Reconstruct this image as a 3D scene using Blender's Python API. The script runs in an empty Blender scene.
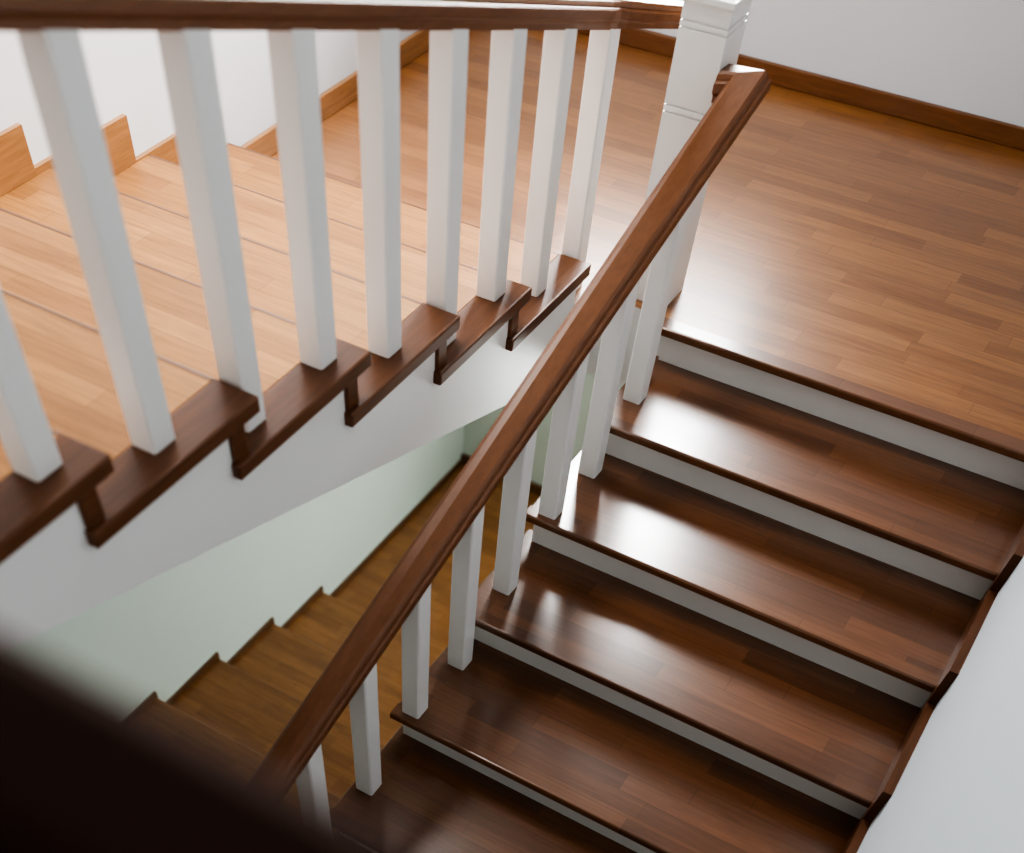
import bpy, bmesh, math
from mathutils import Vector, Matrix

# ------------------------------------------------------------ dimensions
G, H = 0.35, 0.11887            # right flight going / rise
GL, HL = 0.39435, 0.10476       # left flight
XL, Y0 = -0.18584, 0.0086       # left flight open edge, first nosing
W, D, XW = 1.306, 1.774, -1.595 # right wall, far wall, left wall
OV = 0.04
CEIL, BOT = 3.4, -2.18

# ------------------------------------------------------------ materials
def new_mat(name):
    m = bpy.data.materials.new(name); m.use_nodes = True
    nt = m.node_tree
    return m, nt, nt.nodes['Principled BSDF']

def wood_mat(name, c1, c2, rough=0.3, plank=(0.42, 0.058), coat=0.3, grain=0.35, joints=True, yaxis=False, crough=0.16, mort=0.6, spec=0.5):
    m, nt, b = new_mat(name)
    N, L = nt.nodes, nt.links
    tc = N.new('ShaderNodeTexCoord'); oi = N.new('ShaderNodeObjectInfo')
    sc = N.new('ShaderNodeVectorMath'); sc.operation = 'SCALE'
    cmb = N.new('ShaderNodeCombineXYZ')
    cmb.inputs[0].default_value = 7.3; cmb.inputs[1].default_value = 3.1; cmb.inputs[2].default_value = 1.7
    L.new(cmb.outputs[0], sc.inputs[0]); L.new(oi.outputs['Random'], sc.inputs['Scale'])
    add = N.new('ShaderNodeVectorMath'); add.operation = 'ADD'
    L.new(tc.outputs['Object'], add.inputs[0]); L.new(sc.outputs[0], add.inputs[1])
    mp = N.new('ShaderNodeMapping')
    if yaxis: mp.inputs['Rotation'].default_value = (0, 0, math.pi/2)
    L.new(add.outputs[0], mp.inputs[0])
    st = N.new('ShaderNodeMapping'); st.inputs['Scale'].default_value = (2.2, 34, 34)
    L.new(mp.outputs[0], st.inputs[0])
    no = N.new('ShaderNodeTexNoise'); no.inputs['Scale'].default_value = 2.2
    no.inputs['Detail'].default_value = 6; no.inputs['Roughness'].default_value = 0.65
    no.inputs['Distortion'].default_value = 0.6
    L.new(st.outputs[0], no.inputs['Vector'])
    rp = N.new('ShaderNodeValToRGB')
    lo = 1 - grain
    rp.color_ramp.elements[0].position = 0.3; rp.color_ramp.elements[0].color = (lo, lo*0.96, lo*0.93, 1)
    rp.color_ramp.elements[1].position = 0.7; rp.color_ramp.elements[1].color = (1.05, 1.05, 1.05, 1)
    L.new(no.outputs['Fac'], rp.inputs['Fac'])
    mul = N.new('ShaderNodeMixRGB'); mul.blend_type = 'MULTIPLY'; mul.inputs['Fac'].default_value = 1
    if joints:
        br = N.new('ShaderNodeTexBrick')
        br.inputs['Scale'].default_value = 1
        br.inputs['Brick Width'].default_value = plank[0]; br.inputs['Row Height'].default_value = plank[1]
        br.inputs['Mortar Size'].default_value = 0.0011; br.inputs['Mortar Smooth'].default_value = 0.4
        br.inputs['Bias'].default_value = -0.1
        br.inputs['Color1'].default_value = (*c1, 1); br.inputs['Color2'].default_value = (*c2, 1)
        br.inputs['Mortar'].default_value = (c1[0]*mort, c1[1]*mort*0.93, c1[2]*mort*0.9, 1)
        br.offset = 0.37; br.offset_frequency = 2; br.squash = 0.8; br.squash_frequency = 3
        L.new(mp.outputs[0], br.inputs['Vector'])
        L.new(br.outputs['Color'], mul.inputs['Color1'])
    else:
        n2 = N.new('ShaderNodeTexNoise'); n2.inputs['Scale'].default_value = 1.6
        L.new(mp.outputs[0], n2.inputs['Vector'])
        mx = N.new('ShaderNodeMixRGB'); mx.inputs['Color1'].default_value = (*c1, 1); mx.inputs['Color2'].default_value = (*c2, 1)
        L.new(n2.outputs['Fac'], mx.inputs['Fac']); L.new(mx.outputs[0], mul.inputs['Color1'])
    L.new(rp.outputs[0], mul.inputs['Color2'])
    L.new(mul.outputs[0], b.inputs['Base Color'])
    rr = N.new('ShaderNodeMapRange'); rr.inputs['To Min'].default_value = rough*0.85; rr.inputs['To Max'].default_value = rough*1.2
    L.new(no.outputs['Fac'], rr.inputs['Value']); L.new(rr.outputs[0], b.inputs['Roughness'])
    b.inputs['Coat Weight'].default_value = coat; b.inputs['Coat Roughness'].default_value = crough
    b.inputs['Specular IOR Level'].default_value = spec
    bp = N.new('ShaderNodeBump'); bp.inputs['Strength'].default_value = 0.05; bp.inputs['Distance'].default_value = 0.004
    L.new(no.outputs['Fac'], bp.inputs['Height']); L.new(bp.outputs[0], b.inputs['Normal'])
    return m

def paint_mat(name, col, rough=0.6, var=0.04, bump=0.05):
    m, nt, b = new_mat(name); N, L = nt.nodes, nt.links
    tc = N.new('ShaderNodeTexCoord'); no = N.new('ShaderNodeTexNoise')
    no.inputs['Scale'].default_value = 3; no.inputs['Detail'].default_value = 4
    L.new(tc.outputs['Object'], no.inputs['Vector'])
    mx = N.new('ShaderNodeMixRGB'); mx.inputs['Color1'].default_value = (*[c*(1-var) for c in col], 1)
    mx.inputs['Color2'].default_value = (*col, 1)
    L.new(no.outputs['Fac'], mx.inputs['Fac']); L.new(mx.outputs[0], b.inputs['Base Color'])
    n2 = N.new('ShaderNodeTexNoise'); n2.inputs['Scale'].default_value = 90; n2.inputs['Detail'].default_value = 3
    L.new(tc.outputs['Object'], n2.inputs['Vector'])
    bp = N.new('ShaderNodeBump'); bp.inputs['Strength'].default_value = bump; bp.inputs['Distance'].default_value = 0.003
    L.new(n2.outputs['Fac'], bp.inputs['Height']); L.new(bp.outputs[0], b.inputs['Normal'])
    b.inputs['Roughness'].default_value = rough
    return m

M_land = wood_mat('parquet_landing', (0.40, 0.175, 0.058), (0.26, 0.105, 0.034), rough=0.38, plank=(0.50, 0.066), coat=0.7, crough=0.24, spec=0.35)
M_left = wood_mat('parquet_honey', (0.49, 0.235, 0.078), (0.35, 0.155, 0.049), rough=0.45, plank=(0.52, 0.066), coat=0.05, mort=0.55, spec=0.3)
M_leftn = wood_mat('shadow_line_nosing', (0.20, 0.078, 0.026), (0.16, 0.062, 0.021), rough=0.38, joints=False)  # dark tone paints in the shadow line along the tread fronts
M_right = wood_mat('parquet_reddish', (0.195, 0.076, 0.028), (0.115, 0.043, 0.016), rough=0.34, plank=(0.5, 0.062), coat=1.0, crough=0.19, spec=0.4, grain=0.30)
M_low = wood_mat('parquet_lower', (0.42, 0.185, 0.060), (0.30, 0.125, 0.040), rough=0.4, plank=(0.40, 0.062))
M_dark = wood_mat('dark_skirting_wood', (0.15, 0.058, 0.024), (0.10, 0.039, 0.016), rough=0.4, joints=False, coat=0.0, yaxis=True, spec=0.3)
M_darky = wood_mat('dark_cap_wood', (0.205, 0.080, 0.032), (0.130, 0.050, 0.020), rough=0.38, joints=False, yaxis=True, coat=0.0, spec=0.35, grain=0.40)
M_rail = wood_mat('handrail_wood', (0.235, 0.092, 0.036), (0.175, 0.067, 0.026), rough=0.36, joints=False, yaxis=True, coat=0.0, spec=0.5, grain=0.22)
M_guard = wood_mat('shaded_guard_wood', (0.055, 0.023, 0.014), (0.042, 0.017, 0.011), rough=0.8, joints=False, coat=0.0, spec=0.15)  # rail wood darkened in colour to stand for its lack of light
M_base = wood_mat('baseboard_wood', (0.26, 0.105, 0.038), (0.20, 0.080, 0.029), rough=0.4, joints=False, spec=0.3)
M_basey = wood_mat('baseboard_wood_long', (0.46, 0.225, 0.085), (0.38, 0.18, 0.066), rough=0.4, joints=False, yaxis=True)
M_lowtrim = wood_mat('thin_skirting_wood', (0.20, 0.095, 0.038), (0.15, 0.07, 0.028), rough=0.4, joints=False, yaxis=True)
M_white = paint_mat('white_gloss_paint', (0.87, 0.86, 0.84), 0.38, 0.02, 0.02)
M_riser = paint_mat('white_riser_paint', (0.87, 0.85, 0.81), 0.45, 0.03, 0.02)
M_wall = paint_mat('white_wall', (0.78, 0.81, 0.84), 0.85)
M_wallr = paint_mat('shaded_white_wall', (0.60, 0.65, 0.68), 0.85)  # shade on the right wall is put into this greyer white
M_green = paint_mat('pale_mint_wall', (0.74, 0.86, 0.80), 0.85)
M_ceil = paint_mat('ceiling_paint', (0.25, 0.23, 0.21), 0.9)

# ------------------------------------------------------------ helpers
COL = bpy.context.scene.collection
def link(o): COL.objects.link(o); return o

def mesh_obj(name, bm, mats, parent=None, origin=None):
    me = bpy.data.meshes.new(name)
    bmesh.ops.recalc_face_normals(bm, faces=bm.faces)
    if origin is not None:
        bmesh.ops.translate(bm, verts=bm.verts, vec=-Vector(origin))
    bm.to_mesh(me); bm.free()
    for m in (mats if isinstance(mats, (list, tuple)) else [mats]): me.materials.append(m)
    o = link(bpy.data.objects.new(name, me))
    if origin is not None: o.location = origin
    if parent is not None:
        o.parent = parent; o.matrix_parent_inverse = Matrix.Translation(-Vector(world_loc(parent)))
    return o

def world_loc(o):
    return o['wl'] if 'wl' in o else o.location

def box_bm(bm, x0, x1, y0, y1, z0, z1, bevel=0.0, seg=2, which=None):
    vs = [bm.verts.new(v) for v in [(x0,y0,z0),(x1,y0,z0),(x1,y1,z0),(x0,y1,z0),(x0,y0,z1),(x1,y0,z1),(x1,y1,z1),(x0,y1,z1)]]
    fs = [bm.faces.new([vs[i] for i in f]) for f in [(0,3,2,1),(4,5,6,7),(0,1,5,4),(1,2,6,5),(2,3,7,6),(3,0,4,7)]]
    if bevel > 0:
        es = set(e for f in fs for e in f.edges)
        if which: es = [e for e in es if which((e.verts[0].co+e.verts[1].co)/2, (e.verts[1].co-e.verts[0].co))]
        bmesh.ops.bevel(bm, geom=list(es), offset=bevel, segments=seg, profile=0.5, affect='EDGES')

def box(name, x0, x1, y0, y1, z0, z1, mat, parent=None, bevel=0.0, seg=2, which=None):
    bm = bmesh.new(); box_bm(bm, x0, x1, y0, y1, z0, z1, bevel, seg, which)
    return mesh_obj(name, bm, mat, parent, origin=((x0+x1)/2, (y0+y1)/2, z0))

def boxes(name, L, mat, parent=None, bevel=0.0):
    bm = bmesh.new()
    for b in L: box_bm(bm, *b, bevel)
    b = L[0]
    return mesh_obj(name, bm, mat, parent, origin=((b[0]+b[1])/2, (b[2]+b[3])/2, b[4]))

def prism_yz(name, poly, x0, x1, mat, parent=None, bevel=0.0):
    bm = bmesh.new()
    a = [bm.verts.new((x0, y, z)) for y, z in poly]; b = [bm.verts.new((x1, y, z)) for y, z in poly]
    bm.faces.new(a); bm.faces.new(b[::-1]); n = len(poly)
    for i in range(n): bm.faces.new([a[i], b[i], b[(i+1) % n], a[(i+1) % n]])
    return mesh_obj(name, bm, mat, parent, origin=((x0+x1)/2, poly[0][0], min(p[1] for p in poly)))

def empty(name, loc):
    o = link(bpy.data.objects.new(name, None)); o.location = loc; o.empty_display_size = 0.1
    o['wl'] = tuple(loc); return o

def struct(o): o['kind'] = 'structure'; return o
def thing(o, label, cat, group=None):
    o['label'] = label; o['category'] = cat
    if group: o['group'] = group
    return o

RAILPROF = [(-0.38,-0.5),(0.38,-0.5),(0.38,-0.30),(0.42,-0.20),(0.5,-0.14),(0.5,0.16),(0.46,0.22),(0.41,0.24),(0.41,0.30),(0.37,0.42),(0.30,0.5),(-0.30,0.5),(-0.37,0.42),(-0.41,0.30),(-0.41,0.24),(-0.46,0.22),(-0.5,0.16),(-0.5,-0.14),(-0.42,-0.20),(-0.38,-0.30)]
def sweep(name, pts, w, h, mat, parent=None, endscale=1.0, nend=1):
    bm = bmesh.new(); P = [Vector(p) for p in pts]; rings = []
    for i, p in enumerate(P):
        t0 = (P[i]-P[i-1]) if i else (P[1]-P[0]); t1 = (P[i+1]-P[i]) if i < len(P)-1 else t0
        h0 = Vector((t0.x, t0.y, 0)).normalized(); h1 = Vector((t1.x, t1.y, 0)).normalized()
        s0 = Vector((h0.y, -h0.x, 0)); s1 = Vector((h1.y, -h1.x, 0))
        s = (s0+s1).normalized(); s = s/max(0.5, s.dot(s0))
        j = i-(len(P)-1-nend)
        e = 1+(endscale-1)*j/nend if j > 0 else 1.0
        rings.append([bm.verts.new(p + s*a*w*e + Vector((0, 0, b*h*1.06*e))) for a, b in RAILPROF])
    n = len(RAILPROF)
    for r, q in zip(rings, rings[1:]):
        for i in range(n): bm.faces.new([r[i], r[(i+1) % n], q[(i+1) % n], q[i]])
    bm.faces.new(rings[0]); bm.faces.new(rings[-1][::-1])
    return mesh_obj(name, bm, mat, parent, origin=pts[0])

def baluster(name, x, y, z0, z1f, s, parent):
    """square post, top cut to rake; z1f(y) = underside of the rail"""
    bm = bmesh.new(); h = s/2; c = 0.004
    ring = [(-h+c,-h),(h-c,-h),(h,-h+c),(h,h-c),(h-c,h),(-h+c,h),(-h,h-c),(-h,-h+c)]
    a = [bm.verts.new((x+u, y+v, z0)) for u, v in ring]; b = [bm.verts.new((x+u, y+v, z1f(y+v))) for u, v in ring]
    bm.faces.new(a[::-1]); bm.faces.new(b)
    for i in range(8): bm.faces.new([a[i], a[(i+1) % 8], b[(i+1) % 8], b[i]])
    return mesh_obj(name, bm, M_white, parent, origin=(x, y, z0))

TT = 0.025  # tread thickness
# ------------------------------------------------------------ right flight
rf = thing(empty('stair_flight', (W/2, -4*G, -9*H)), 'glossy reddish-brown wood stair flight with white risers beside the wall', 'stairs')
NR = 8
xe_r = [0.06, 0.045, 0.018, 0.0, -0.008, -0.010, -0.010, -0.010, -0.010]
for k in range(1, NR+1):
    yf, zt = -k*G, -k*H; yb = -(k-1)*G+OV; x0 = xe_r[k]
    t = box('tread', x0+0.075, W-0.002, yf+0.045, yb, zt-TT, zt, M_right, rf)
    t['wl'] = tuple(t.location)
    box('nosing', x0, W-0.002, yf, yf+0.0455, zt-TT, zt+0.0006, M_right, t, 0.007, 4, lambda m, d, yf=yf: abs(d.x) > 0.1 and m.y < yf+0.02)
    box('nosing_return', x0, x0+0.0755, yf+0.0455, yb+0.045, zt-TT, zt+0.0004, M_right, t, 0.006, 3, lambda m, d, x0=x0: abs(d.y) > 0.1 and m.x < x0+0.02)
for k in range(0, NR+1):
    box('riser', xe_r[k]+0.020, W-0.002, -k*G+OV, -k*G+OV+0.016, -(k+1)*H, -k*H-TT, M_riser, rf)
for k in range(0, NR+1):
    xs = xe_r[k]+0.020
    yb = -(k-1)*G+OV if k else 0.10
    zt = -k*H-TT-0.001
    box('stringer', xs+0.001, xs+0.022, -k*G+OV+0.0165, yb, zt-0.26, zt, M_white, rf)

# ------------------------------------------------------------ left flight
lf = thing(empty('stair_flight', (-0.9, -1.2, 0)), 'honey-coloured parquet stair flight with dark overhanging tread ends', 'stairs')
NLF = 7
CW = 0.112
for k in range(1, NLF+1):
    yf, zt = Y0-(k-1)*GL, k*HL; yb = Y0-k*GL-OV
    t = box('tread', XW+0.002, XL-CW, yb, yf-0.012, zt-TT, zt, M_left, lf); t['wl'] = tuple(t.location)
    box('nosing', XW+0.002, XL-CW, yf-0.0125, yf, zt-TT, zt+0.0005, M_leftn, t, 0.006, 3, lambda m, d, yf=yf: abs(d.x) > 0.1 and m.y > yf-0.006)
    c = box('nosing_return', XL-CW-0.0005, XL, yf-0.485, yf, zt-TT-0.008, zt+0.001, M_darky, t, 0.005, 3)
    c['label'] = 'dark brown overhanging end strip'
    if k < NLF:
        c = box('riser_end', XL-0.034, XL-0.012, yf-0.480, yf-0.436, zt+0.0005, zt+HL-TT-0.007, M_darky, t, 0.004, 2)
        c['label'] = 'dark brown riser end block'
    box('riser', XW+0.002, XL-0.055, yf-OV-0.015, yf-OV, zt-HL, zt-TT, M_riser, lf)
zb = lambda y: -0.245-0.297*y
poly = []
for k in range(1, NLF+2):
    yf = Y0-(k-1)*GL
    poly += [(yf-OV, (k-1)*HL-TT), (yf-OV, k*HL-TT-0.009)]
yl = Y0-NLF*GL-0.10
poly += [(yl, (NLF+1)*HL-TT-0.009), (yl, zb(yl)), (Y0-OV, zb(Y0-OV))]
prism_yz('stringer', poly[1:], XL-0.055, XL-0.022, M_white, lf)
prism_yz('soffit', [(Y0-OV, zb(Y0-OV)), (yl, zb(yl)), (yl, zb(yl)+0.04), (Y0-OV, zb(Y0-OV)+0.04)], XW+0.002, XL-0.056, M_white, lf)

# ------------------------------------------------------------ lower flight
lw = thing(empty('stair_flight', (-0.9, -1.2, BOT)), 'golden-brown parquet stair flight beside the pale green wall', 'stairs')
GW, HW = 0.43, (-9*H-BOT)/9.5
lowfront = lambda k: 0.25-(k-1)*GW
for k in range(1, 9):
    yf, zt = lowfront(k), BOT+HW*k; yb = lowfront(k+1)-OV
    if k == 8: yb = -3.2
    t = box('tread', XW+0.002, XL-0.07, yb, yf-0.04, zt-TT, zt, M_low, lw); t['wl'] = tuple(t.location)
    box('nosing', XW+0.002, XL, yf-0.0405, yf, zt-TT, zt+0.0005, M_low, t, 0.010, 3, lambda m, d, yf=yf: abs(d.x) > 0.1 and m.y > yf-0.01)
    box('nosing_return', XL-0.0705, XL, yb-0.03, yf-0.0405, zt-TT, zt+0.0005, M_darky, t, 0.008, 2)
    box('riser', XW+0.002, XL-0.02, yf-OV-0.015, yf-OV, zt-HW, zt-TT, M_low, lw)

# ------------------------------------------------------------ floors
def floor(name, L, mat):
    bm = bmesh.new()
    for b in L: box_bm(bm, *b)
    bmesh.ops.recalc_face_normals(bm, faces=bm.faces)
    for f in bm.faces: f.material_index = 0 if f.normal.z > 0.5 else 1
    return struct(mesh_obj(name, bm, [mat, M_white], origin=((L[0][0]+L[0][1])/2, (L[0][2]+L[0][3])/2, L[0][5])))
floor('floor', [(XL, W, 0.057, D, -0.25, 0), (XW, XL, Y0-OV, D, -0.25, 0)], M_land)
struct(box('trim_1', 0.045, W, 0.0, 0.0565, -TT, 0.0007, M_right, None, 0.007, 4, lambda m, d: abs(d.x) > 0.1 and m.y < 0.02))
floor('floor', [(XW, W, 0.20, D, BOT-0.2, BOT), (XL, W, -3.2, 0.20, BOT-0.2, BOT), (XW, XL, -3.2, 0.20, BOT-0.2, BOT-0.001)], M_low)
floor('floor', [(XW, W, -4.2, -3.2, -9*H-0.2, -9*H)], M_low)
UP = 8*HL
floor('floor', [(XW, W, -4.2, Y0-NLF*GL-0.12, UP-0.2, UP)], M_left)

# ------------------------------------------------------------ walls
T = 0.12
struct(box('wall_left', XW-T, XW, -4.2, D, -0.24, CEIL, M_wall))
struct(box('wall_left', XW-T, XW, -4.2, D, BOT-0.2, -0.24, M_green))
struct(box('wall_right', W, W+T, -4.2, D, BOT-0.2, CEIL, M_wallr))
wx0, wx1, wz0, wz1 = -1.15, -0.10, 0.85, 2.35
vx0, vx1, vz0, vz1 = 0.0, 1.1, -1.75, -0.6
struct(boxes('wall_back', [(XW-T, W+T, D, D+T, -0.24, wz0), (XW-T, W+T, D, D+T, wz1, CEIL), (XW-T, wx0, D, D+T, wz0, wz1), (wx1, W+T, D, D+T, wz0, wz1)], M_wall))
struct(boxes('wall_back', [(XW-T, W+T, D, D+T, BOT-0.2, vz0), (XW-T, W+T, D, D+T, vz1, -0.24), (XW-T, vx0, D, D+T, vz0, vz1), (vx1, W+T, D, D+T, vz0, vz1)], M_green))
struct(box('wall_front', XW-T, W+T, -4.2-T, -4.2, BOT-0.2, CEIL, M_ceil))
struct(box('ceiling', XW-T, W+T, -4.2-T, D+T, CEIL, CEIL+0.1, M_ceil))
def window(name, x0, x1, z0, z1, mx, mz):
    b = [(x0, x1, D+0.03, D+0.08, z0, z0+0.05), (x0, x1, D+0.03, D+0.08, z1-0.05, z1), (x0, x0+0.05, D+0.03, D+0.08, z0, z1), (x1-0.05, x1, D+0.03, D+0.08, z0, z1)]
    for i in range(1, mx):
        x = x0+(x1-x0)*i/mx; b.append((x-0.018, x+0.018, D+0.035, D+0.075, z0, z1))
    for i in range(1, mz):
        z = z0+(z1-z0)*i/mz; b.append((x0, x1, D+0.035, D+0.075, z-0.015, z+0.015))
    struct(boxes(name, b, M_white))
window('window_1', wx0, wx1, wz0, wz1, 1, 1)
window('added_window', vx0, vx1, vz0, vz1, 2, 1)  # hidden window, added to let light onto the lower flight

# ------------------------------------------------------------ skirting
BB = 0.060
struct(box('baseboard_back', XW, W, D-0.02, D, 0, BB, M_base, None, 0.004))
struct(box('baseboard_left', XW, XW+0.02, Y0-0.057, D-0.021, 0, 0.075, M_basey, None, 0.004))
SH = 0.122
for k in range(1, NLF+1):
    yf = Y0-(k-1)*GL
    struct(box('trim_2', XW, XW+0.018, yf-GL-0.066, yf-0.066, k*HL+0.001, k*HL+(SH if k > 1 else 0.11), M_basey))
# right wall stepped skirting
SR = 0.095
top = []; low = []
for k in range(0, NR):
    top += [(-k*G-0.035, -k*H+SR), (-k*G-0.035, -(k+1)*H+SR)]
    low += [(-k*G, -k*H), (-k*G, -(k+1)*H)]
low += [(-NR*G, -NR*H)]
poly = [(0.3, 0.0)]+low+[(-NR*G, -NR*H+SR)]+top[:-1][::-1]+[(0.3, SR)]
struct(prism_yz('trim_3', poly, W-0.024, W, M_dark))
# lower wall skirting
LS = 0.030
L4 = []
for k in range(1, 9):
    yf = lowfront(k); y2 = lowfront(k+1) if k < 8 else -3.1
    L4.append((XW, XW+0.014, y2-0.02, yf-0.02, BOT+k*HW, BOT+k*HW+LS))
    L4.append((XW, XW+0.014, yf-0.0201, yf+0.005, BOT+(k-1)*HW+LS, BOT+k*HW+LS))
L4.append((XW, XW+0.014, lowfront(1)-0.01, D-0.02, BOT, BOT+LS))
struct(boxes('trim_4', L4, M_lowtrim))
struct(box('baseboard_back', XW, W, D-0.02, D, BOT, BOT+0.06, M_lowtrim))

# ------------------------------------------------------------ newel post
NX, NY, NS = -0.022, 0.165, 0.132
nw = thing(empty('newel_post', (NX, NY, 0)), 'thick square white newel post with moulded cap at landing edge', 'newel post')
def sq(bm, s, z0, z1, b=0.003): box_bm(bm, NX-s/2, NX+s/2, NY-s/2, NY+s/2, z0, z1, b)
bm = bmesh.new()
zs = [0.0, 0.478, 0.482, 0.494, 0.498, 0.655, 0.659, 0.669, 0.673, 0.708]
for i in range(0, len(zs)-1):
    s = NS if i % 2 == 0 else NS-0.007
    sq(bm, s, zs[i], zs[i+1], 0.001)
o = mesh_obj('post', bm, M_white, nw, origin=(NX, NY, 0))
bm = bmesh.new()
ZC = 0.708
sq(bm, NS+0.014, ZC, ZC+0.016, 0.003)
h = NS/2+0.003
vs = [bm.verts.new((NX+a*h, NY+b*h, ZC+0.016)) for a, b in ((-1,-1),(1,-1),(1,1),(-1,1))]
vt = [bm.verts.new((NX+a*h*0.3, NY+b*h*0.3, ZC+0.036)) for a, b in ((-1,-1),(1,-1),(1,1),(-1,1))]
bm.faces.new(vs[::-1]); bm.faces.new(vt)
for i in range(4): bm.faces.new([vs[i], vs[(i+1) % 4], vt[(i+1) % 4], vt[i]])
mesh_obj('cap', bm, M_white, nw, origin=(NX, NY, ZC))

# ------------------------------------------------------------ railings
# right railing
rx = lambda y: 0.02+(y+1.875)*0.0505
rz = lambda y: -0.152+(y+1.875)*0.358
RW, RH = 0.088, 0.062
rr = thing(empty('stair_railing', (rx(-1), -1, -3*H)), 'dark wood handrail on square white balusters along the reddish flight', 'railing')
ye = -3.0
sweep('handrail', [(rx(ye), ye, rz(ye)), (rx(0.125), 0.125, rz(0.125)), (NX+NS/2+0.001, 0.130, rz(0.105))], RW, RH, M_rail, rr)
for i in range(0, 11):
    q = 0.517+i*2/3; k = int(q)+1
    y = -q*G
    if k > NR: break
    baluster('baluster', rx(y), y, -k*H+0.001, lambda yy: rz(yy)-RH*0.5, 0.058, rr)
# left railing
lx = XL-0.081
lz = lambda y: 0.652-0.27*y+0.026
lr = thing(empty('stair_railing', (lx, -1, 3*HL)), 'dark wood handrail on square white balusters along the honey-coloured flight', 'railing')
LW, LH = 0.070, 0.056
yg = -2.78
xe = NX-NS/2-0.001
pts = [(lx, yg, lz(yg)), (lx, 0.02, lz(0.02))]
n = 6
for j in range(1, n+1):
    u = j/n
    pts.append((lx+(xe-lx)*u**1.7, 0.02+0.175*u**0.85, lz(0.02)-0.27*0.16*u*(1-0.5*u)))
sweep('handrail', pts, LW, LH, M_rail, lr, endscale=0.72, nend=6)
for i in range(0, 11):
    p = -0.096+i*2/3; k = int(p+0.05)+1
    y = Y0-p*GL
    if k > NLF: break
    z0 = k*HL+0.002
    if i == 0: y = Y0+0.040; z0 = 0.001
    baluster('baluster', lx, y, z0, lambda yy: lz(yy)-LH*0.5, 0.062, lr)
# guard rail of the upper floor
gr = thing(empty('guard_railing', (0.5, -2.815, UP)), 'wood guard rail of the upper floor, darkened in colour for shade', 'railing')
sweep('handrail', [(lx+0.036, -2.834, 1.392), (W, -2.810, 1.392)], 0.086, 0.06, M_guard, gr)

# ------------------------------------------------------------ lights
def area(name, loc, rot, sx, sy, e, col=(1, 1, 1), spread=180):
    l = bpy.data.lights.new(name, 'AREA'); l.shape = 'RECTANGLE'; l.size = sx; l.size_y = sy; l.energy = e; l.color = col
    l.spread = math.radians(spread)
    o = link(bpy.data.objects.new(name, l)); o.location = loc; o.rotation_euler = rot; return o
area('window_daylight', ((wx0+wx1)/2, D+0.13, (wz0+wz1)/2), (math.radians(-90), 0, 0), wx1-wx0, wz1-wz0, 98, (0.95, 0.98, 1.0), 118)
area('added_shadow_lamp', (-0.65, D+0.10, 1.75), (math.radians(-90), 0, 0), 0.80, 0.65, 66, (1.0, 0.98, 0.95), 112)  # extra lamp added in the window opening to sharpen step shadows
area('added_lower_light', ((vx0+vx1)/2, D+0.15, (vz0+vz1)/2), (math.radians(-90), 0, 0), vx1-vx0, vz1-vz0, 66, (0.95, 1.0, 0.96))  # added light for the lower wall and flight, source out of sight
area('added_ceiling_fill', (-1.1, -0.25, CEIL-0.02), (0, 0, 0), 0.6, 1.2, 24, (1.0, 0.97, 0.93), 95)  # unseen soft fill, added to brighten the left flight and wall
w = bpy.data.worlds.new('world'); bpy.context.scene.world = w; w.use_nodes = True
w.node_tree.nodes['Background'].inputs[0].default_value = (0.75, 0.85, 1, 1); w.node_tree.nodes['Background'].inputs[1].default_value = 0.8
bpy.context.scene.view_settings.look = 'AgX - High Contrast'

# ------------------------------------------------------------ camera
cd = bpy.data.cameras.new('camera'); cam = link(bpy.data.objects.new('camera', cd))
cam.location = (1.04178, -2.91530, 1.66846); cam.rotation_euler = (0.50440, -0.00408, 0.57261)
cd.sensor_fit = 'HORIZONTAL'; cd.sensor_width = 36; cd.lens = 939.964/1024*36
cd.shift_x = 98.33/1024; cd.shift_y = 482.6/1024; cd.clip_start = 0.02
cd.dof.use_dof = True
bpy.context.view_layer.update()
d = cam.matrix_world.inverted() @ Vector((0.2, -0.6, -0.2))
cd.dof.focus_distance = -d.z
cd.dof.aperture_fstop = 1.4
bpy.context.scene.camera = cam
for o in bpy.data.objects:
    if 'wl' in o: del o['wl']
